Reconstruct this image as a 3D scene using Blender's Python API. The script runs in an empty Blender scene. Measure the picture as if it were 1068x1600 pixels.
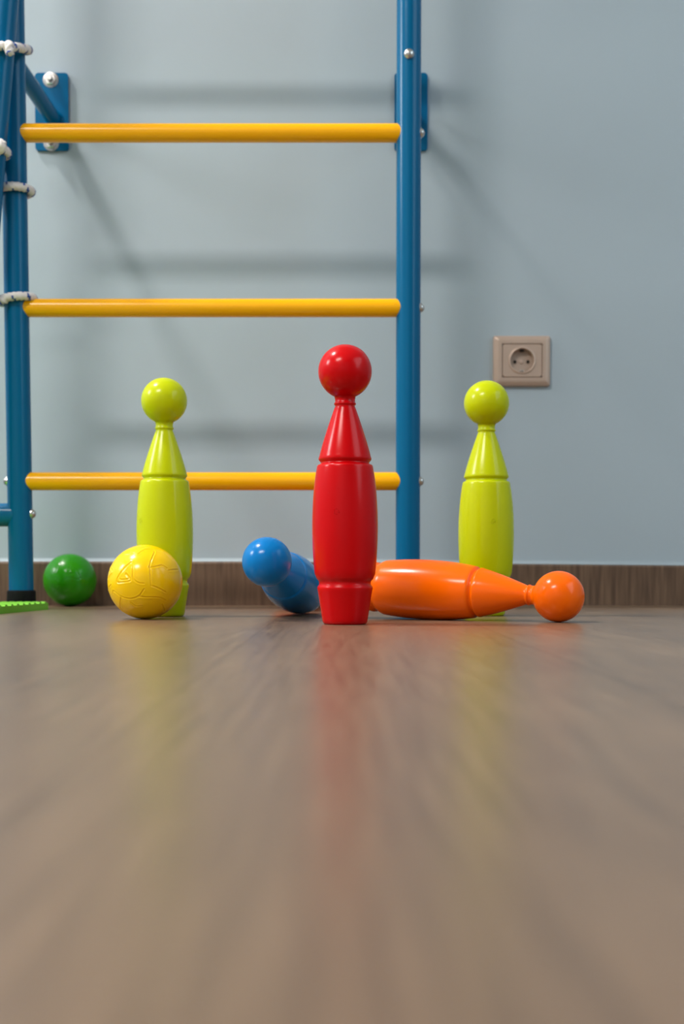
import bpy, bmesh, math, random
from mathutils import Vector, Matrix
import numpy as np

PI = math.pi
sc = bpy.context.scene
C = sc.collection

# ------------------------------------------------------------------ camera
cam_d = bpy.data.cameras.new('camera')
cam = bpy.data.objects.new('camera', cam_d)
C.objects.link(cam)
cam.location = (0, 0, 0.05)
cam.rotation_euler = (math.radians(88), 0, 0)
cam_d.sensor_fit = 'VERTICAL'
cam_d.sensor_height = 36.0
cam_d.lens = 45.0
cam_d.shift_y = 0.1011
cam_d.clip_start = 0.01
cam_d.dof.use_dof = True
cam_d.dof.focus_distance = 1.2
cam_d.dof.aperture_fstop = 7.5
sc.camera = cam

# ------------------------------------------------------------------ world, lamps, exposure
world = bpy.data.worlds.new('world')
sc.world = world
world.use_nodes = True
world.node_tree.nodes['Background'].inputs['Color'].default_value = (0.62, 0.78, 1.0, 1)
world.node_tree.nodes['Background'].inputs['Strength'].default_value = 0.6

def lamp(name, loc, target, size, watts, col, size_y=None):
    d = bpy.data.lights.new(name, 'AREA')
    d.energy = watts
    d.color = col
    if size_y:
        d.shape = 'RECTANGLE'; d.size = size; d.size_y = size_y
    else:
        d.shape = 'DISK'; d.size = size
    o = bpy.data.objects.new(name, d)
    C.objects.link(o)
    o.location = loc
    o.rotation_euler = (Vector(target) - Vector(loc)).to_track_quat('-Z', 'Y').to_euler()
    return o

# two ceiling panels in a row, one towards the wall, one behind the camera, and daylight from the left and right
lamp('ceiling_lamp', (-1.36, -0.76, 2.50), (-1.36, -0.759, 0), 1.0, 47, (1.0, 0.955, 0.90), 0.42)
lamp('ceiling_lamp', (-1.40, 1.42, 2.50), (-1.40, 1.421, 0), 0.22, 34, (1.0, 0.955, 0.90), 0.20)
lamp('window_daylight', (-2.90, 1.05, 1.75), (0, 1.3, 0.5), 0.55, 24, (0.98, 0.98, 1.0), 0.7)
lamp('window_daylight', (2.0, 0.5, 1.35), (0.2, 1.3, 0.5), 1.7, 14, (0.69, 0.89, 1.0), 1.6)

sc.view_settings.view_transform = 'Standard'
sc.view_settings.look = 'None'
sc.view_settings.gamma = 1
sc.view_settings.use_curve_mapping = False
sc.view_settings.exposure = 0.80

# ------------------------------------------------------------------ materials
def srgb(r, g, b):
    f = lambda c: (c/255/12.92) if c/255 <= 0.04045 else ((c/255+0.055)/1.055)**2.4
    return (f(r), f(g), f(b), 1)

def mat(name, col, rough=0.4, metal=0.0, spec=0.5, sss=0.0, coat=0.0, bump=0.0, bscale=400):
    m = bpy.data.materials.new(name)
    m.use_nodes = True
    nt = m.node_tree
    b = nt.nodes['Principled BSDF']
    b.inputs['Base Color'].default_value = col
    b.inputs['Roughness'].default_value = rough
    b.inputs['Metallic'].default_value = metal
    b.inputs['Specular IOR Level'].default_value = spec
    b.inputs['Coat Weight'].default_value = coat
    b.inputs['Coat Roughness'].default_value = 0.1
    if sss:
        b.inputs['Subsurface Weight'].default_value = sss
        b.inputs['Subsurface Scale'].default_value = 0.006
        b.inputs['Subsurface Radius'].default_value = (1, 1, 1)
    # faint procedural tone and surface variation
    tc = nt.nodes.new('ShaderNodeTexCoord')
    n = nt.nodes.new('ShaderNodeTexNoise')
    n.inputs['Scale'].default_value = bscale
    n.inputs['Detail'].default_value = 3
    nt.links.new(tc.outputs['Object'], n.inputs['Vector'])
    mr = nt.nodes.new('ShaderNodeMapRange')
    mr.inputs['To Min'].default_value = max(0.02, rough*0.88)
    mr.inputs['To Max'].default_value = rough*1.12
    nt.links.new(n.outputs['Fac'], mr.inputs['Value'])
    nt.links.new(mr.outputs['Result'], b.inputs['Roughness'])
    if bump:
        bp = nt.nodes.new('ShaderNodeBump')
        bp.inputs['Strength'].default_value = bump
        bp.inputs['Distance'].default_value = 0.0005
        nt.links.new(n.outputs['Fac'], bp.inputs['Height'])
        nt.links.new(bp.outputs['Normal'], b.inputs['Normal'])
    return m

M = {}
M['red'] = mat('red_plastic', srgb(200, 0, 6), 0.22, spec=0.20, sss=0.12, bump=0.02, bscale=60)
M['lime'] = mat('lime_plastic', srgb(192, 200, 0), 0.21, spec=0.24, sss=0.15, bump=0.02, bscale=60)
M['orange'] = mat('orange_plastic', srgb(255, 104, 0), 0.20, spec=0.24, sss=0.12, bump=0.02, bscale=60)
M['blue'] = mat('blue_plastic', srgb(0, 118, 190), 0.20, spec=0.24, sss=0.10, bump=0.02, bscale=60)
M['yellow'] = mat('yellow_plastic', srgb(255, 204, 0), 0.20, spec=0.35, sss=0.15)
M['green'] = mat('green_plastic', srgb(38, 138, 0), 0.22, spec=0.4, sss=0.1)
M['pole'] = mat('blue_enamel', srgb(0, 94, 138), 0.22, spec=0.20)
M['rung'] = mat('yellow_enamel', srgb(255, 178, 0), 0.22, spec=0.35)
M['steel'] = mat('zinc_steel', srgb(205, 200, 195), 0.28, metal=1.0)
M['rubber'] = mat('black_rubber', srgb(10, 10, 10), 0.7, spec=0.2)
M['rope'] = mat('white_rope_fibre', srgb(226, 218, 214), 0.85, bump=0.6, bscale=900)
M['rope_blue'] = mat('blue_rope_fibre', srgb(30, 70, 150), 0.85)
M['socket'] = mat('beige_metallic_plastic', srgb(190, 165, 148), 0.38, metal=0.25, bump=0.05, bscale=300)
M['socket_in'] = mat('socket_cup_plastic', srgb(178, 156, 140), 0.45)
M['hole'] = mat('dark_hole', srgb(22, 16, 12), 0.8)
M['foam'] = mat('green_foam', srgb(122, 188, 66), 0.85, spec=0.15, bump=0.5, bscale=500)
M['ceil'] = mat('white_ceiling_paint', srgb(225, 225, 222), 0.8)
M['caulk'] = mat('white_caulk', srgb(160, 172, 178), 0.7)

def floor_mat():
    m = bpy.data.materials.new('grey_brown_laminate'); m.use_nodes = True
    nt = m.node_tree; N = nt.nodes; L = nt.links
    b = N['Principled BSDF']
    tc = N.new('ShaderNodeTexCoord')
    def noise(scale, sx, sy, det=4):
        mp = N.new('ShaderNodeMapping'); mp.inputs['Scale'].default_value = (sx, sy, 1)
        n = N.new('ShaderNodeTexNoise'); n.inputs['Scale'].default_value = scale
        n.inputs['Detail'].default_value = det; n.inputs['Roughness'].default_value = 0.6
        L.new(tc.outputs['Object'], mp.inputs['Vector']); L.new(mp.outputs['Vector'], n.inputs['Vector'])
        return n
    fine = noise(6, 40, 1.6, 5)
    broad = noise(2.2, 5, 0.8, 3)
    # planks: brick texture turned so the boards run away from the camera
    mp = N.new('ShaderNodeMapping'); mp.inputs['Rotation'].default_value = (0, 0, PI/2)
    mp.inputs['Location'].default_value = (1.410, 0.068, 0)
    br = N.new('ShaderNodeTexBrick')
    br.offset = 0.0
    br.inputs['Color1'].default_value = (1, 1, 1, 1); br.inputs['Color2'].default_value = (0.94, 0.94, 0.94, 1)
    br.inputs['Mortar'].default_value = (0.72, 0.70, 0.68, 1)
    br.inputs['Scale'].default_value = 1; br.inputs['Mortar Size'].default_value = 0.0012
    br.inputs['Mortar Smooth'].default_value = 0.3
    br.inputs['Brick Width'].default_value = 1.38; br.inputs['Row Height'].default_value = 0.193
    L.new(tc.outputs['Object'], mp.inputs['Vector']); L.new(mp.outputs['Vector'], br.inputs['Vector'])
    mix = N.new('ShaderNodeMix'); mix.data_type = 'RGBA'
    cr = N.new('ShaderNodeValToRGB')
    cr.color_ramp.elements[0].position = 0.30; cr.color_ramp.elements[0].color = srgb(91, 70, 53)
    cr.color_ramp.elements[1].position = 0.72; cr.color_ramp.elements[1].color = srgb(137, 110, 85)
    ad = N.new('ShaderNodeMath'); ad.operation = 'MULTIPLY_ADD'; ad.inputs[1].default_value = 0.55
    ml = N.new('ShaderNodeMath'); ml.operation = 'MULTIPLY'; ml.inputs[1].default_value = 0.45
    L.new(broad.outputs['Fac'], ml.inputs[0]); L.new(fine.outputs['Fac'], ad.inputs[0]); L.new(ml.outputs[0], ad.inputs[2])
    L.new(ad.outputs[0], cr.inputs['Fac'])
    mix.blend_type = 'MULTIPLY'; mix.inputs['Factor'].default_value = 1
    L.new(cr.outputs['Color'], mix.inputs['A']); L.new(br.outputs['Color'], mix.inputs['B'])
    L.new(mix.outputs['Result'], b.inputs['Base Color'])
    mr = N.new('ShaderNodeMapRange'); mr.inputs['To Min'].default_value = 0.24; mr.inputs['To Max'].default_value = 0.36
    L.new(ad.outputs[0], mr.inputs['Value']); L.new(mr.outputs['Result'], b.inputs['Roughness'])
    b.inputs['Specular IOR Level'].default_value = 0.75
    bp = N.new('ShaderNodeBump'); bp.inputs['Strength'].default_value = 0.10; bp.inputs['Distance'].default_value = 0.0006
    L.new(fine.outputs['Fac'], bp.inputs['Height']); L.new(bp.outputs['Normal'], b.inputs['Normal'])
    return m

def wall_mat(name, col):
    m = mat(name, col, 0.55, spec=0.3)
    nt = m.node_tree; N = nt.nodes; L = nt.links; b = N['Principled BSDF']
    tc = N.new('ShaderNodeTexCoord')
    n1 = N.new('ShaderNodeTexNoise'); n1.inputs['Scale'].default_value = 7; n1.inputs['Detail'].default_value = 2
    n2 = N.new('ShaderNodeTexNoise'); n2.inputs['Scale'].default_value = 180; n2.inputs['Detail'].default_value = 2
    L.new(tc.outputs['Object'], n1.inputs['Vector']); L.new(tc.outputs['Object'], n2.inputs['Vector'])
    ma = N.new('ShaderNodeMath'); ma.operation = 'MULTIPLY_ADD'; ma.inputs[1].default_value = 0.04
    L.new(n2.outputs['Fac'], ma.inputs[0]); L.new(n1.outputs['Fac'], ma.inputs[2])
    bp = N.new('ShaderNodeBump'); bp.inputs['Strength'].default_value = 0.35; bp.inputs['Distance'].default_value = 0.004
    L.new(ma.outputs[0], bp.inputs['Height']); L.new(bp.outputs['Normal'], b.inputs['Normal'])
    return m

def board_mat():
    m = bpy.data.materials.new('brown_wood_grain'); m.use_nodes = True
    nt = m.node_tree; N = nt.nodes; L = nt.links; b = N['Principled BSDF']
    tc = N.new('ShaderNodeTexCoord')
    mp = N.new('ShaderNodeMapping'); mp.inputs['Scale'].default_value = (90, 1, 5)
    n = N.new('ShaderNodeTexNoise'); n.inputs['Scale'].default_value = 2.4; n.inputs['Detail'].default_value = 5
    L.new(tc.outputs['Object'], mp.inputs['Vector']); L.new(mp.outputs['Vector'], n.inputs['Vector'])
    cr = N.new('ShaderNodeValToRGB')
    cr.color_ramp.elements[0].position = 0.25; cr.color_ramp.elements[0].color = srgb(72, 50, 34)
    cr.color_ramp.elements[1].position = 0.75; cr.color_ramp.elements[1].color = srgb(116, 90, 68)
    L.new(n.outputs['Fac'], cr.inputs['Fac']); L.new(cr.outputs['Color'], b.inputs['Base Color'])
    b.inputs['Roughness'].default_value = 0.5
    return m

M['floor'] = floor_mat()
M['wall'] = wall_mat('pale_aqua_paint', srgb(169, 182, 190))
M['board'] = board_mat()

# ------------------------------------------------------------------ helpers
def obj(name, bm, mats, parent=None, smooth=True, loc=None):
    me = bpy.data.meshes.new(name)
    bmesh.ops.recalc_face_normals(bm, faces=bm.faces)
    bm.to_mesh(me); bm.free()
    for m in (mats if isinstance(mats, (list, tuple)) else [mats]):
        me.materials.append(m)
    if smooth:
        me.polygons.foreach_set('use_smooth', [True]*len(me.polygons))
    o = bpy.data.objects.new(name, me)
    C.objects.link(o)
    if parent: o.parent = parent
    if loc: o.location = loc
    return o

def sharp(o, deg=35):
    """mark the edges steeper than deg as sharp, so flat faces stay flat"""
    me = o.data
    bm = bmesh.new(); bm.from_mesh(me)
    for e in bm.edges:
        if len(e.link_faces) == 2 and e.calc_face_angle(0) > math.radians(deg):
            e.smooth = False
    bm.to_mesh(me); bm.free()
    return o

def thing(name, label, cat, loc=(0, 0, 0), rot=(0, 0, 0), group=None):
    o = bpy.data.objects.new(name, None)
    o.empty_display_size = 0.02
    C.objects.link(o)
    o.location = loc; o.rotation_euler = rot
    o['label'] = label; o['category'] = cat
    if group: o['group'] = group
    return o

def box(bm, x0, x1, y0, y1, z0, z1, bevel=0.0, seg=2):
    r = bmesh.ops.create_cube(bm, size=1)
    for v in r['verts']:
        v.co = Vector(((x0+x1)/2 + v.co.x*(x1-x0), (y0+y1)/2 + v.co.y*(y1-y0), (z0+z1)/2 + v.co.z*(z1-z0)))
    if bevel:
        es = list({e for v in r['verts'] for e in v.link_edges})
        bmesh.ops.bevel(bm, geom=es, offset=bevel, segments=seg, affect='EDGES', profile=0.5)

def struct(name, bm, m, **k):
    o = obj(name, bm, m, smooth=False, **k)
    o['kind'] = 'structure'
    return o

def lathe(bm, prof, n=96, mtx=None, seam=None, cap0=True, cap1=True):
    """revolve (r, z) pairs about Z; seam: angle of a thin mould line standing proud on both sides"""
    rings = []
    for r, z in prof:
        ring = []
        for k in range(n):
            a = 2*PI*k/n
            rr = r
            if seam is not None and r > 0.003:
                for s in (seam, seam+PI):
                    if abs(math.atan2(math.sin(a-s), math.cos(a-s))) < PI/n*0.9:
                        rr = r + 0.00022
            ring.append(bm.verts.new((rr*math.cos(a), rr*math.sin(a), z)))
        rings.append(ring)
    for a, b in zip(rings, rings[1:]):
        for k in range(n):
            bm.faces.new((a[k], a[(k+1) % n], b[(k+1) % n], b[k]))
    if cap0: bm.faces.new(rings[0][::-1])
    if cap1: bm.faces.new(rings[-1])
    if mtx is not None:
        for ring in rings:
            for v in ring: v.co = mtx @ v.co
    return rings

def frame_to(p, d):
    """matrix taking the Z axis to direction d at point p"""
    return Matrix.Translation(Vector(p)) @ Vector(d).to_track_quat('Z', 'Y').to_matrix().to_4x4()

# ------------------------------------------------------------------ the room
YW = 1.85
XL, XR, YF, ZC = -3.0, 2.1, -2.3, 2.62
bm = bmesh.new(); box(bm, XL-0.1, XR+0.1, YF-0.1, YW+0.1, -0.05, 0.0); struct('floor', bm, M['floor'])
bm = bmesh.new(); box(bm, XL-0.1, XR+0.1, YF-0.1, YW+0.1, ZC, ZC+0.1); struct('ceiling', bm, M['ceil'])
bm = bmesh.new(); box(bm, XL-0.1, XR+0.1, YW, YW+0.1, 0, ZC); struct('wall_back', bm, M['wall'])
bm = bmesh.new(); box(bm, XL-0.1, XL, YF, YW, 0, ZC); struct('wall_left', bm, M['wall'])
bm = bmesh.new(); box(bm, XR, XR+0.1, YF, YW, 0, ZC); struct('wall_right', bm, M['wall'])
bm = bmesh.new(); box(bm, XL-0.1, XR+0.1, YF-0.1, YF, 0, ZC); struct('wall_front', bm, M['wall'])

# skirting board: its top edge drops a few millimetres to the right; rounded front lip
bm = bmesh.new()
def board_top(x): return 0.0634 - (0.0058/0.83)*max(0.0, min(0.83, (x + 0.12)*1.3))
xs = [XL, -0.4, -0.12] + [-0.12 + 0.08*i for i in range(1, 9)] + [XR]
secs = []
for x in xs:
    t = board_top(x)
    secs.append([bm.verts.new((x, YW, 0)), bm.verts.new((x, YW-0.013, 0)), bm.verts.new((x, YW-0.013, t-0.003)),
                 bm.verts.new((x, YW-0.0122, t-0.001)), bm.verts.new((x, YW-0.010, t)), bm.verts.new((x, YW, t))])
for a, b in zip(secs, secs[1:]):
    for k in range(6):
        bm.faces.new((a[k], a[(k+1) % 6], b[(k+1) % 6], b[k]))
bm.faces.new(secs[0]); bm.faces.new(secs[-1][::-1])
struct('baseboard_back', bm, M['board'])
# bead of pale filler between board and wall
bm = bmesh.new()
secs = []
for x in xs:
    t = board_top(x)
    secs.append([bm.verts.new((x, YW, t)), bm.verts.new((x, YW-0.006, t)), bm.verts.new((x, YW-0.0035, t+0.0010)),
                 bm.verts.new((x, YW-0.0012, t+0.0028)), bm.verts.new((x, YW, t+0.005))])
for a, b in zip(secs, secs[1:]):
    for k in range(5):
        bm.faces.new((a[k], a[(k+1) % 5], b[(k+1) % 5], b[k]))
bm.faces.new(secs[0]); bm.faces.new(secs[-1][::-1])
struct('trim_1', bm, M['caulk'])

# ------------------------------------------------------------------ toy bowling pins
R_HEAD, Z_HEAD = 0.0250, 0.2355
BASE = [(0.0001, 0.0012), (0.0150, 0.0010), (0.0178, 0.0), (0.0196, 0.0004), (0.0208, 0.0020), (0.0214, 0.0045), (0.0224, 0.0110), (0.0236, 0.0190),
        (0.0248, 0.0270), (0.0255, 0.0310), (0.0260, 0.0335), (0.0258, 0.0352), (0.0248, 0.0364), (0.0243, 0.0374), (0.0243, 0.0390)]
BARREL = [(0.0243, 0.0390), (0.0244, 0.0400), (0.0252, 0.0412), (0.0264, 0.0424), (0.0271, 0.0440)]
for i in range(1, 30):
    z = 0.0440 + (0.1452-0.0440)*i/30
    u = (z-0.0905)/0.0546
    BARREL.append((0.0308 - (0.0037 if u < 0 else 0.0041)*abs(u)**(2.0 if u < 0 else 2.1), z))
BARREL += [(0.0265, 0.1456), (0.0262, 0.1474), (0.0254, 0.1486), (0.0236, 0.1493), (0.0229, 0.1500), (0.0228, 0.1508)]
NECK = [(0.0228, 0.1508), (0.0230, 0.1514), (0.0240, 0.1526), (0.0247, 0.1535), (0.0248, 0.1546)]
for i in range(1, 22):
    t = i/22
    NECK.append((0.0245 + (0.0094-0.0245)*(t**1.16), 0.1546 + (0.2030-0.1546)*t))
NECK += [(0.0092, 0.2032), (0.0093, 0.2040), (0.0101, 0.2046), (0.0103, 0.2056), (0.0099, 0.2064), (0.0094, 0.2069), (0.0094, 0.2095), (0.0101, 0.2130), (0.0104, 0.2140)]
a0 = math.asin(0.0104/R_HEAD)
HEAD = [(0.0104, Z_HEAD - R_HEAD*math.cos(a0))]
for i in range(1, 48):
    a = a0 + (PI-a0)*i/48
    HEAD.append((R_HEAD*math.sin(a), Z_HEAD - R_HEAD*math.cos(a)))
HEAD.append((0.0002, Z_HEAD + R_HEAD))
NECK[-1] = HEAD[0]

def barrel_r(z):
    for (r0, z0), (r1, z1) in zip(BARREL, BARREL[1:]):
        if z0 <= z <= z1: return r0 + (r1-r0)*(z-z0)/(z1-z0)
    return 0.03

def mark_mesh(ang, z0, strokes):
    """small raised moulding mark on the barrel: thin strokes in (arc, height) millimetres"""
    bm = bmesh.new()
    for (u0, v0), (u1, v1) in strokes:
        pts = []
        for t in (0, 0.5, 1):
            u = (u0+(u1-u0)*t)/1000; v = z0 + (v0+(v1-v0)*t)/1000
            r = barrel_r(v) + 0.00005
            a = ang + u/0.030
            pts.append(Vector((r*math.cos(a), r*math.sin(a), v)))
        tube(bm, pts, 0.00028, 6)
    return bm

def tube(bm, pts, r, n=12, closed=False, cap=True):
    pts = [Vector(p) for p in pts]
    rings = []
    up = None
    m = len(pts)
    for i, p in enumerate(pts):
        if closed: d = pts[(i+1) % m] - pts[i-1]
        else: d = pts[min(i+1, m-1)] - pts[max(i-1, 0)]
        d.normalize()
        if up is None:
            up = Vector((0, 0, 1)) if abs(d.z) < 0.9 else Vector((1, 0, 0))
        x = (up - d*up.dot(d)).normalized(); up = x
        y = d.cross(x)
        rr = r[i] if isinstance(r, (list, tuple)) else r
        rings.append([bm.verts.new(p + (x*math.cos(2*PI*k/n) + y*math.sin(2*PI*k/n))*rr) for k in range(n)])
    idx = list(range(m)) + ([0] if closed else [])
    for i, j in zip(idx, idx[1:]):
        for k in range(n):
            bm.faces.new((rings[i][k], rings[i][(k+1) % n], rings[j][(k+1) % n], rings[j][k]))
    if cap and not closed:
        bm.faces.new(rings[0][::-1]); bm.faces.new(rings[-1])
    return rings

S_MARK = [((-2.4, -2), (-2.4, 2)), ((-2.4, 2), (0, 2.6)), ((0, 2.6), (1.6, 1)), ((1.6, 1), (1.6, -1.4)), ((-0.4, -0.6), (2.6, -0.6)), ((-2.4, -2), (0.4, -2.8))]

def pin(label, colour, loc, rot, seam, mark=None):
    t = thing('bowling_pin', label, 'toy bowling pin', loc, group='toy bowling pins on the floor')
    t.rotation_mode = 'QUATERNION'; t.rotation_quaternion = rot
    m = M[colour]
    for nm, pr, c0, c1 in (('base', BASE, True, False), ('barrel', BARREL, False, False), ('neck', NECK, False, False), ('head', HEAD, False, True)):
        bm = bmesh.new(); lathe(bm, pr, 96, seam=seam, cap0=c0, cap1=c1); o = obj(nm, bm, m, t)
        if nm == 'barrel' and mark is not None:
            obj('moulded_mark', mark_mesh(mark, 0.104, S_MARK), m, o)
    return t

Q0 = Matrix.Identity(3).to_quaternion()
def lean(dx, dy):
    return Vector((dx, dy, 1)).to_track_quat('Z', 'Y')
def upright(ax=0.0, ay=0.0):
    return (Matrix.Rotation(ax, 3, 'X') @ Matrix.Rotation(ay, 3, 'Y')).to_quaternion()

pin('red plastic bowling pin standing upright in the centre', 'red', (0.0028, 1.2, 0), upright(), -0.25, -PI/2-0.25)
pin('lime green bowling pin standing behind the yellow ball', 'lime', (-0.1940, 1.405, 0), upright(), -1.05, -PI/2-0.85)
pin('lime green bowling pin standing behind the fallen orange pin, below the socket', 'lime', (0.1600, 1.425, 0), upright(), 1.9, -PI/2+0.15)

def lying(label, colour, head, direction, roll, seam, mark):
    """head centre position and the unit direction from head to tail"""
    d = -Vector(direction).normalized()          # +Z of the pin points from base to head
    q = d.to_track_quat('Z', 'Y') @ Matrix.Rotation(roll, 3, 'Z').to_quaternion()
    base = Vector(head) - d*Z_HEAD
    return pin(label, colour, base, q, seam, mark)

tilt = math.atan2(0.0308-0.025, 0.0905-Z_HEAD)
lying('orange bowling pin lying on its side in front of the right lime pin', 'orange',
      (0.2105, 1.245, 0.0250), (-0.208, 0.118, 0.0096), 0.0, 0.9, 0.95)
lying('blue bowling pin lying with its head raised towards the camera', 'blue',
      (-0.0752, 1.285, 0.0590), (0.035, 0.240, -0.0393), 0.0, 1.2, None)
lying('orange bowling pin lying end-on behind the blue pin, almost hidden', 'orange',
      (-0.048, 1.800, 0.0253), (-0.0145, -0.235, 0.0090), 0.0, 0.6, None)

# ------------------------------------------------------------------ toy balls
PAT = [[(395,300),(235,495),(400,490),(345,430)], [(400,288),(300,380),(212,530),(330,520),(425,505),(345,415)],
       [(395,288),(430,330),(430,480),(490,530),(560,535)], [(560,600),(500,685),(400,715),(280,690),(175,610),(165,660)],
       [(280,690),(255,780),(245,860)], [(500,685),(560,690),(720,690),(785,735)], [(640,560),(700,580),(790,635)],
       [(615,352),(700,340),(750,320),(810,365)], [(625,350),(632,450),(640,545)], [(820,385),(915,372)],
       [(85,622),(110,590),(150,550)], [(120,350),(185,400),(100,480)], [(468,200),(560,130),(660,150),(630,270),(615,352)],
       [(390,750),(450,805),(520,790)], [(740,780),(750,860)], [(120,480),(105,600)], [(200,230),(330,205),(468,200)], [(210,810),(225,860),(330,900)]]
def ball(name, label, colour, loc, R, sub, seed, roll=0.0, amp=0.0006, wid=0.016):
    bm = bmesh.new()
    bmesh.ops.create_icosphere(bm, subdivisions=sub, radius=1)
    P = np.array([v.co[:] for v in bm.verts])
    segs = []
    for line in PAT:
        q = []
        for u, v in line:
            x = (u-507)/440; z = -(v-520)/440
            l = math.hypot(x, z)
            if l > 0.97: x *= 0.97/l; z *= 0.97/l
            q.append(Vector((x, -math.sqrt(1-x*x-z*z), z)))
        if len(q) > 2:                       # round the corners of the line
            for _ in range(2):
                w = [q[0]]
                for a, b in zip(q, q[1:]): w += [a*0.78+b*0.22, a*0.22+b*0.78]
                q = w + [q[-1]]
        for a, b in zip(q, q[1:]):
            if (a-b).length > 1e-4: segs.append((a.normalized(), b.normalized()))
    rots = [Matrix.Rotation(roll, 3, 'Y'), Matrix.Rotation(PI, 3, 'Z') @ Matrix.Rotation(0.9+roll, 3, 'Y')]
    dmin = np.full(len(P), 9.0)
    for rt in rots:
        for a, b in segs:
            a2 = np.array((rt @ a)[:]); b2 = np.array((rt @ b)[:])
            ab = b2-a2
            t = np.clip(((P-a2) @ ab)/(ab @ ab), 0, 1)
            q = a2 + t[:, None]*ab
            q /= np.linalg.norm(q, axis=1)[:, None]
            dmin = np.minimum(dmin, np.linalg.norm(P-q, axis=1))
    h = -amp*np.exp(-(dmin/wid)**2) + amp*0.5*np.exp(-((dmin-wid*2.0)/(wid*0.9))**2)
    P2 = P*(R + h)[:, None]
    for v, c in zip(bm.verts, P2): v.co = c
    o = obj(name, bm, M[colour], loc=loc)
    o['label'] = label; o['category'] = 'toy ball'; o['group'] = 'toy balls on the floor'
    return o

ball('toy_ball', 'yellow plastic ball with moulded grooves in front of the left lime pin', 'yellow', (-0.2040, 1.328, 0.0385), 0.0385, 7, 1)
ball('toy_ball', 'glossy green plastic ball beside the ladder foot, against the skirting board', 'green', (-0.3815, 1.797, 0.0370), 0.0370, 6, 2, roll=1.9, amp=0.0005)

# ------------------------------------------------------------------ wall bars (gym ladder)
YP, RP, RR = 1.68, 0.0160, 0.0119
XPR = 0.0862
XPL0, XPL1 = -0.4220, -0.4212      # left pole: foot, and at z = 0.71
ZT = 2.45
bars = thing('wall_bars', 'blue gym ladder with yellow rungs fixed to the wall', 'gym ladder', (0, YP, 0))

def pole(x0, x1, y=0.0, z0=0.014, z1=ZT, r=RP, nm='pole'):
    bm = bmesh.new(); tube(bm, [(x0, y, z0), (x1, y, z1)], r, 48)
    return sharp(obj(nm, bm, M['pole'], bars))
xtop = -0.4220 - 0.0052*ZT/0.75
pole(-0.4205, xtop)
pole(XPR, XPR+0.0008)
def xl(z): return -0.4205 + (xtop+0.4205)*z/ZT

def foot(x):
    bm = bmesh.new()
    lathe(bm, [(0.0150, 0), (0.0178, 0.0), (0.0186, 0.0008), (0.0190, 0.002), (0.0186, 0.0225), (0.0183, 0.0240), (0.0170, 0.0246), (0.0155, 0.0246)], 48,
          Matrix.Translation((x, 0, 0)))
    obj('rubber_foot', bm, M['rubber'], bars)
foot(-0.4205); foot(XPR)

def bolt(p, d, r=0.0056, h=0.0046, parent=None, washer=True, hexa=False, nm='bolt'):
    bm = bmesh.new()
    mt = frame_to(p, d)
    if washer:
        lathe(bm, [(r*1.25, -0.0015), (r*1.25, 0.0006), (r*1.15, 0.0009), (0.0005, 0.0009)], 32, mt)
    if hexa:
        lathe(bm, [(r, 0.0005), (r, h*0.85), (r*0.88, h), (0.0005, h)], 6, mt)
        lathe(bm, [(r*0.45, h), (r*0.45, h*1.7), (r*0.38, h*1.8), (0.0004, h*1.8)], 20, mt)
    else:
        pr = [(r, 0.0006)] + [(r*math.cos(a), 0.0006 + h*math.sin(a)) for a in [PI/2*i/8 for i in range(1, 8)]] + [(0.0003, 0.0006+h)]
        lathe(bm, pr, 32, mt)
    return sharp(obj(nm, bm, M['steel'], parent or bars), 40)

# rungs: tubes whose ends are coped over the poles
def rung(z):
    n, bm = 40, bmesh.new()
    xa, xb = xl(z), XPR
    def cope(k):
        a = 2*PI*k/n
        return RP - 0.0062*abs(math.cos(a))
    # stations: distance inwards from the coped rim, radius factor
    st = [(-0.0004, 0.90), (-0.0002, 0.96), (0.0006, 0.995), (0.0016, 1.0)]
    rings = []
    for dx, f in st:
        rings.append([bm.verts.new((xa + cope(k) + dx, RR*f*math.cos(2*PI*k/n), z + RR*f*math.sin(2*PI*k/n))) for k in range(n)])
    for i in range(1, 6):
        x = xa + RP + 0.004 + (xb-xa-2*RP-0.008)*(i-1)/4
        rings.append([bm.verts.new((x, RR*math.cos(2*PI*k/n), z + RR*math.sin(2*PI*k/n))) for k in range(n)])
    for dx, f in st[::-1]:
        rings.append([bm.verts.new((xb - cope(k) - dx, RR*f*math.cos(2*PI*k/n), z + RR*f*math.sin(2*PI*k/n))) for k in range(n)])
    for a, b in zip(rings, rings[1:]):
        for k in range(n): bm.faces.new((a[k], a[(k+1) % n], b[(k+1) % n], b[k]))
    bm.faces.new(rings[0][::-1]); bm.faces.new(rings[-1])
    o = obj('rung', bm, M['rung'], bars)
    # crimp dimples close to each end
    for xd in (xa + RP + 0.0005, xb - RP - 0.0020):
        b2 = bmesh.new()
        bmesh.ops.create_uvsphere(b2, u_segments=12, v_segments=8, radius=0.0011)
        for v in b2.verts: v.co = Vector((xd + v.co.x*0.7, -RR*0.93 + v.co.y*0.9, z + 0.0030 + v.co.z*1.6))
        obj('crimp', b2, M['rung'], o)
    bolt((xb + RP - 0.0002, 0, z), (1, 0, 0))
    if z < 0.3:
        bolt((xa - RP + 0.0002, 0, z), (-1, 0, 0))
for z in [0.1671 + 0.2250*i for i in range(10)]:
    rung(z)

bolt((xl(0.1245) + RP - 0.0002, 0, 0.1245), (1, 0, 0))
bolt((XPR - 0.0005, -RP + 0.0002, 0.7119), (0, -1, 0), r=0.0066, h=0.0050, washer=False)
bolt((xl(0.7119), -RP + 0.0002, 0.7119), (0, -1, 0), r=0.0066, h=0.0050, washer=False)

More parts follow.
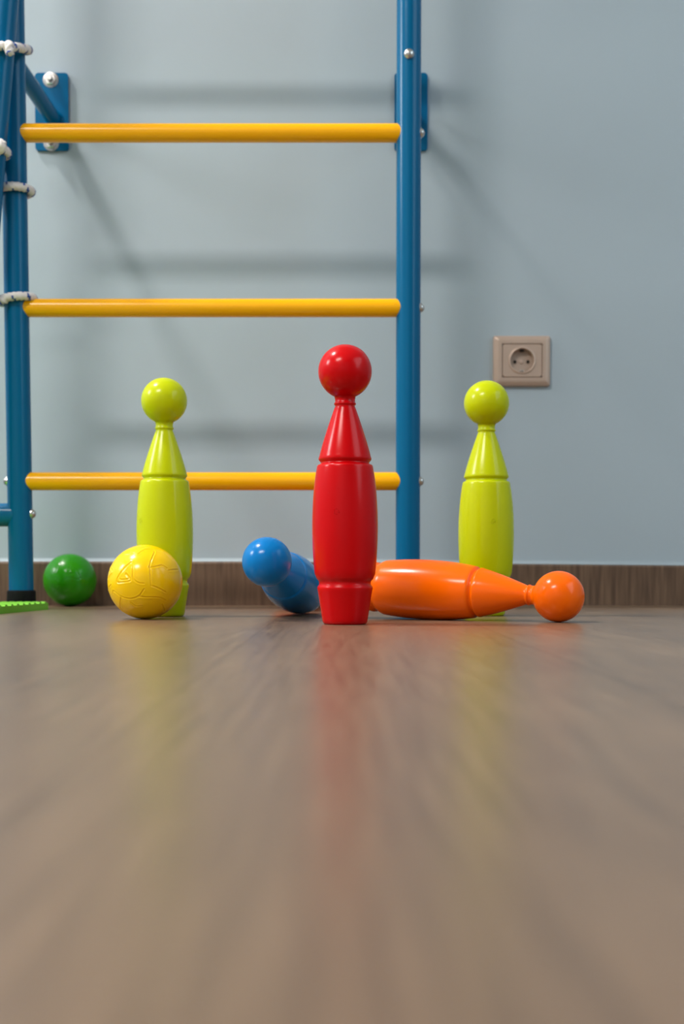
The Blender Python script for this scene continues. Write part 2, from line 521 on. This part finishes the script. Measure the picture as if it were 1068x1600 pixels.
# brackets: strut from the pole to a plate screwed to the wall
def bracket(xp, xplate, zp):
    y1 = YW - YP
    bm = bmesh.new()
    w, h, t = 0.0236, 0.0545, 0.005
    # rounded plate
    out = []
    for cx, cz, a0_ in ((w-0.004, h-0.004, 0), (-w+0.004, h-0.004, PI/2), (-w+0.004, -h+0.004, PI), (w-0.004, -h+0.004, 1.5*PI)):
        for i in range(6):
            a = a0_ + PI/2*i/5
            out.append((xplate + cx + 0.004*math.cos(a), zp + cz + 0.004*math.sin(a)))
    f = [bm.verts.new((x, y1-t, z)) for x, z in out]; g = [bm.verts.new((x, y1, z)) for x, z in out]
    n = len(out)
    bm.faces.new(f); bm.faces.new(g[::-1])
    for k in range(n): bm.faces.new((f[k], g[k], g[(k+1) % n], f[(k+1) % n]))
    bmesh.ops.bevel(bm, geom=[e for e in bm.edges if abs(e.verts[0].co.y-(y1-t)) < 1e-6 and abs(e.verts[1].co.y-(y1-t)) < 1e-6], offset=0.0012, segments=2, affect='EDGES')
    plate = obj('wall_plate', bm, M['pole'], bars); sharp(plate)
    bm = bmesh.new()
    a = Vector((xp, RP-0.003, 0.7119)); b = Vector((xplate + 0.0035, y1 - t + 0.001, zp-0.012))
    tube(bm, [a, b], 0.0110, 32)
    lathe(bm, [(0.0148, -0.0015), (0.0140, -0.0005), (0.0125, 0.0018), (0.0112, 0.0042)], 32, frame_to((b.x, y1-t, b.z), (0, -1, 0)), cap0=False, cap1=False)
    sharp(obj('strut', bm, M['pole'], bars))
    for zz, hx in ((zp+0.0445, 0), (zp-0.0445, 0)):
        bolt((xplate-0.001, y1-t, zz), (0, -1, 0), r=0.0088, h=0.0058, parent=plate, hexa=True)
bracket(xl(0.71), -0.4128, 0.7030)
bracket(XPR, 0.0982, 0.7030)

# slanting side pole and the short cross tube at the left edge
bm = bmesh.new()
p0 = Vector((-0.4248, -0.036, 0.7693)); p1 = Vector((-0.4460, -0.036, 0.5379))
dd = (p0-p1)
tube(bm, [p1 - dd*1.9, p0 + dd*2.2], 0.0160, 40)
sharp(obj('slanting_pole', bm, M['pole'], bars))
bm = bmesh.new()
n = 40; RT = 0.0153; zt = 0.1232
ra = [bm.verts.new((-1.05, RT*math.cos(2*PI*k/n), zt + RT*math.sin(2*PI*k/n))) for k in range(n)]
rb = [bm.verts.new((xl(zt) - math.sqrt(max(0, 0.0163**2-(RT*math.cos(2*PI*k/n))**2)) - 0.0, RT*math.cos(2*PI*k/n), zt + RT*math.sin(2*PI*k/n))) for k in range(n)]
for k in range(n): bm.faces.new((ra[k], ra[(k+1) % n], rb[(k+1) % n], rb[k]))
bm.faces.new(ra[::-1]); bm.faces.new(rb)
sharp(obj('cross_tube', bm, M['pole'], bars))

# ------------------------------------------------------------------ ropes tied round the left pole
def rope_mesh(pts, r=0.0058, pitch=0.020, closed=False, flecks=0):
    """twisted three strand rope; some faces of one strand carry the blue tracer thread"""
    # resample
    P = [Vector(p) for p in pts]
    if closed: P.append(P[0].copy())
    out, acc = [], []
    L = 0
    step = 0.0011
    for a, b in zip(P, P[1:]):
        l = (b-a).length
        k = max(1, int(l/step))
        for i in range(k):
            out.append(a + (b-a)*i/k); acc.append(L + l*i/k)
        L += l
    if not closed: out.append(P[-1]); acc.append(L)
    if closed: pitch = L/max(1, round(L/pitch))
    n = 24
    bm = bmesh.new(); rings = []
    m = len(out); up = Vector((0, 0, 1))
    for i, p in enumerate(out):
        if closed: d = (out[(i+1) % m]-out[i-1]).normalized()
        else: d = (out[min(i+1, m-1)]-out[max(i-1, 0)]).normalized()
        if abs(d.dot(up)) > 0.97: up = Vector((1, 0, 0)) if abs(d.x) < .9 else Vector((0, 1, 0))
        x = (up - d*up.dot(d)).normalized(); y = d.cross(x)
        if not closed: up = x
        ph = 2*PI*acc[i]/pitch
        e = 1.0
        if not closed: e = min(1.0, 0.35 + min(acc[i], L-acc[i])/0.0035)
        ring = []
        for k in range(n):
            a = 2*PI*k/n
            rr = r*e*(0.74 + 0.26*abs(math.cos(1.5*(a-ph/1.0)))**0.8)
            ring.append(bm.verts.new(p + (x*math.cos(a) + y*math.sin(a))*rr))
        rings.append(ring)
    idx = list(range(m)) + ([0] if closed else [])
    for i, j in zip(idx, idx[1:]):
        for k in range(n):
            f = bm.faces.new((rings[i][k], rings[i][(k+1) % n], rings[j][(k+1) % n], rings[j][k]))
            a = 2*PI*(k+.5)/n
            u = (a - 2*PI*acc[i]/pitch) % (2*PI)
            if 0.05 < u < 1.15 and (acc[i] % 0.009) < 0.0062: f.material_index = 1
    if not closed:
        bm.faces.new(rings[0][::-1]); bm.faces.new(rings[-1])
    return bm

def loop_pts(cx, cy, cz, rx, ry, slope, n=64, a0_=0, a1_=2*PI, sag=0.0):
    out = []
    for i in range(n):
        a = a0_ + (a1_-a0_)*i/(n if a1_-a0_ > 6.2 else n-1)
        out.append(Vector((cx + rx*math.cos(a), cy + ry*math.sin(a), cz + slope*rx*math.cos(a) + sag*math.sin(a))))
    return out

def rope(label, parts_):
    t = thing('rope_loop', label, 'rope', parts_[0][1][0], group='white ropes tied to the ladder')
    o0 = Vector(parts_[0][1][0])
    for nm, pts, closed in parts_:
        obj(nm, rope_mesh([p - o0 for p in pts], closed=closed), [M['rope'], M['rope_blue']], t)
    return t
RL = RP + 0.0050
# top loop: holds both the pole and the slanting pole, with a short hanging end
x7 = xl(0.728)
rope('white rope loop round the left pole near the top, with a short end hanging', [
    ('loop', loop_pts(x7-0.001, YP-0.017, 0.7185, RL+0.0035, RL+0.019, -0.05, sag=0.013), True),
    ('hanging_end', [Vector((-0.4165, YP-0.050, 0.7080)), Vector((-0.4150, YP-0.0590, 0.7060)), Vector((-0.4142, YP-0.0605, 0.6990)), Vector((-0.4140, YP-0.0600, 0.6920))], False)])
# knot on the slanting pole
xk = -0.4480; yk = YP-0.036
kn = []
for i in range(60):
    a = 2*PI*i/60
    kn.append(Vector((-0.4335 + 0.0062*math.sin(a) + 0.0035*math.sin(2*a), yk - 0.0195 + 0.003*math.cos(3*a), 0.5800 + 0.0042*math.cos(a) + 0.002*math.sin(3*a))))
rope('knotted white rope on the slanting pole with a strand hanging down', [
    ('knot', kn, True),
    ('loop', loop_pts(xk+0.002, yk, 0.5800, RL, RL, 0.05), True),
    ('strand', [Vector((-0.4380, yk-0.018, 0.576)), Vector((-0.4390, yk-0.020, 0.570)), Vector((-0.4400, yk-0.018, 0.560)), Vector((-0.4410, yk-0.018, 0.545))], False)])
x3 = xl(0.5435)
rope('white rope loop tied level round the left pole just under the knotted rope', [
    ('loop', loop_pts(x3, YP, 0.5428, RL, RL, 0.02, a0_=0), True),
    ('tail', [Vector((x3-0.008, YP-0.0195, 0.5428)), Vector((x3-0.020, YP-0.021, 0.5405)), Vector((x3-0.034, YP-0.022, 0.5375)), Vector((x3-0.060, YP-0.026, 0.534))], False)])
x4 = xl(0.405)
rope('white rope loop round the left pole resting on the middle rung', [
    ('loop', loop_pts(x4, YP, 0.4025, RL+0.0005, RL, 0.12), True),
    ('tail', [Vector((x4-0.006, YP-0.0195, 0.4000)), Vector((x4-0.019, YP-0.0205, 0.3965)), Vector((x4-0.030, YP-0.022, 0.3900)), Vector((x4-0.045, YP-0.026, 0.3780))], False)])

# ------------------------------------------------------------------ power socket
sk = thing('power_socket', 'beige two-pin power socket on the wall behind the right lime pin', 'power socket', (0.2574, YW, 0.3504))
W, H, T = 0.0408, 0.0360, 0.0095
bm = bmesh.new()
def rrect(w, h, r, y, n=6):
    o = []
    for cx, cz, a0_ in ((w-r, h-r, 0), (-w+r, h-r, PI/2), (-w+r, -h+r, PI), (w-r, -h+r, 1.5*PI)):
        for i in range(n):
            a = a0_ + PI/2*i/(n-1)
            o.append((cx + r*math.cos(a), y, cz + r*math.sin(a)))
    return o
def loft(bm, loops, cap0=False, cap1=False):
    R_ = [[bm.verts.new(p) for p in l] for l in loops]
    n = len(R_[0])
    for a, b in zip(R_, R_[1:]):
        for k in range(n): bm.faces.new((a[k], a[(k+1) % n], b[(k+1) % n], b[k]))
    if cap0: bm.faces.new(R_[0][::-1])
    if cap1: bm.faces.new(R_[-1])
    return R_
loft(bm, [rrect(W, H, 0.003, 0.0), rrect(W, H, 0.003, -0.0035), rrect(W-0.0008, H-0.0008, 0.003, -0.0060), rrect(W-0.0045, H-0.0045, 0.0025, -T+0.0006),
          rrect(W-0.0075, H-0.0075, 0.002, -T), rrect(0.0290, 0.0242, 0.0015, -T), rrect(0.0286, 0.0238, 0.0012, -T+0.0014), rrect(0.0286, 0.0238, 0.0012, -0.002)])
sharp(obj('frame', bm, M['socket'], sk), 30)
# inner plate with a round opening
bm = bmesh.new()
n = 64
def sq(w, h, y):
    o = []
    for k in range(n):
        a = 2*PI*(k+.5)/n
        c, s = math.cos(a), math.sin(a)
        f = min(w/abs(c) if c else 9, h/abs(s) if s else 9)
        o.append((c*f, y, s*f))
    return o
def ci(r, y): return [(r*math.cos(2*PI*(k+.5)/n), y, r*math.sin(2*PI*(k+.5)/n)) for k in range(n)]
loft(bm, [sq(0.0281, 0.0233, -0.002), sq(0.0281, 0.0233, -T+0.0008), sq(0.0276, 0.0228, -T+0.0002), ci(0.0196, -T+0.0002), ci(0.0190, -T-0.0010), ci(0.0176, -T-0.0014), ci(0.0168, -T-0.0008)])
plate = sharp(obj('inner_plate', bm, M['socket'], sk), 30)
bm = bmesh.new()
loft(bm, [ci(0.0168, -T-0.0008), ci(0.0163, -0.0030), ci(0.0155, -0.0008), ci(0.0005, -0.0008)], cap1=True)
cup = sharp(obj('socket_cup', bm, M['socket_in'], sk), 40)
for sx in (-1, 1):
    bm = bmesh.new()
    lathe(bm, [(0.0033, -0.0006), (0.0033, 0.0004), (0.0026, 0.0006), (0.0024, 0.0004)], 24, frame_to((sx*0.0093, -0.0008, -0.0008), (0, -1, 0)), cap0=True, cap1=False)
    rim = obj('pin_hole', bm, M['socket_in'], cup)
    bm = bmesh.new(); lathe(bm, [(0.0025, -0.0002), (0.0025, 0.0003), (0.0001, 0.0003)], 24, frame_to((sx*0.0093, -0.0008, -0.0008), (0, -1, 0)))
    o = obj('pin_hole', bm, M['hole'], cup); o['label'] = 'dark round contact hole'
bm = bmesh.new(); lathe(bm, [(0.0030, 0), (0.0030, 0.0008), (0.0024, 0.0012), (0.0001, 0.0012)], 24, frame_to((0, -0.0008, -0.0008), (0, -1, 0)))
obj('screw', bm, M['socket'], cup)
for sz, mm, lb in ((1, 'hole', 'dark notch at the top of the cup'), (-1, 'steel', 'bright metal clip at the bottom of the cup')):
    bm = bmesh.new()
    box(bm, -0.0030, 0.0030, -T+0.0012, -0.0010, sz*0.0146-0.0011, sz*0.0146+0.0011, 0.0006)
    o = obj('earth_clip', bm, M[mm], cup); o['label'] = lb

# ------------------------------------------------------------------ green foam mat
mt_x1, mt_y1, mt_t = -0.3790, 1.652, 0.0105
mat_o = thing('foam_mat', 'green foam floor mat with a toothed edge in front of the left pole', 'floor mat', (-0.68, 1.35, 0))
bm = bmesh.new()
def mx(y): return mt_x1 - (mt_y1-y)*0.10
# slab
v = []
pts = [(-0.98, 1.05), (mx(1.05), 1.05), (mt_x1, mt_y1), (-0.98, mt_y1)]
lo = [bm.verts.new((x+0.68, y-1.35, 0)) for x, y in pts]; hi = [bm.verts.new((x+0.68, y-1.35, mt_t-0.0020)) for x, y in pts]
bm.faces.new(lo[::-1]); bm.faces.new(hi)
for k in range(4): bm.faces.new((lo[k], lo[(k+1) % 4], hi[(k+1) % 4], hi[k]))
sharp(obj('mat_body', bm, M['foam'], mat_o))
# embossed skin: rows of small studs
bm = bmesh.new()
y = mt_y1 - 0.008
while y > 1.30:
    x = mx(y) - 0.0042
    while x > -0.47:
        rx, ry, z0 = 0.0040, 0.0066, mt_t-0.0021
        cs = ((-1, -1), (1, -1), (1, 1), (-1, 1))
        a = [bm.verts.new((x+0.68+dx*rx, y-1.35+dy*ry, z0)) for dx, dy in cs]
        b = [bm.verts.new((x+0.68+dx*rx*.8, y-1.35+dy*ry*.6, z0+0.0021)) for dx, dy in cs]
        bm.faces.new(b)
        for k in range(4): bm.faces.new((a[k], a[(k+1) % 4], b[(k+1) % 4], b[k]))
        x -= 0.0100
    y -= 0.0200
obj('embossed_surface', bm, M['foam'], mat_o, smooth=False)
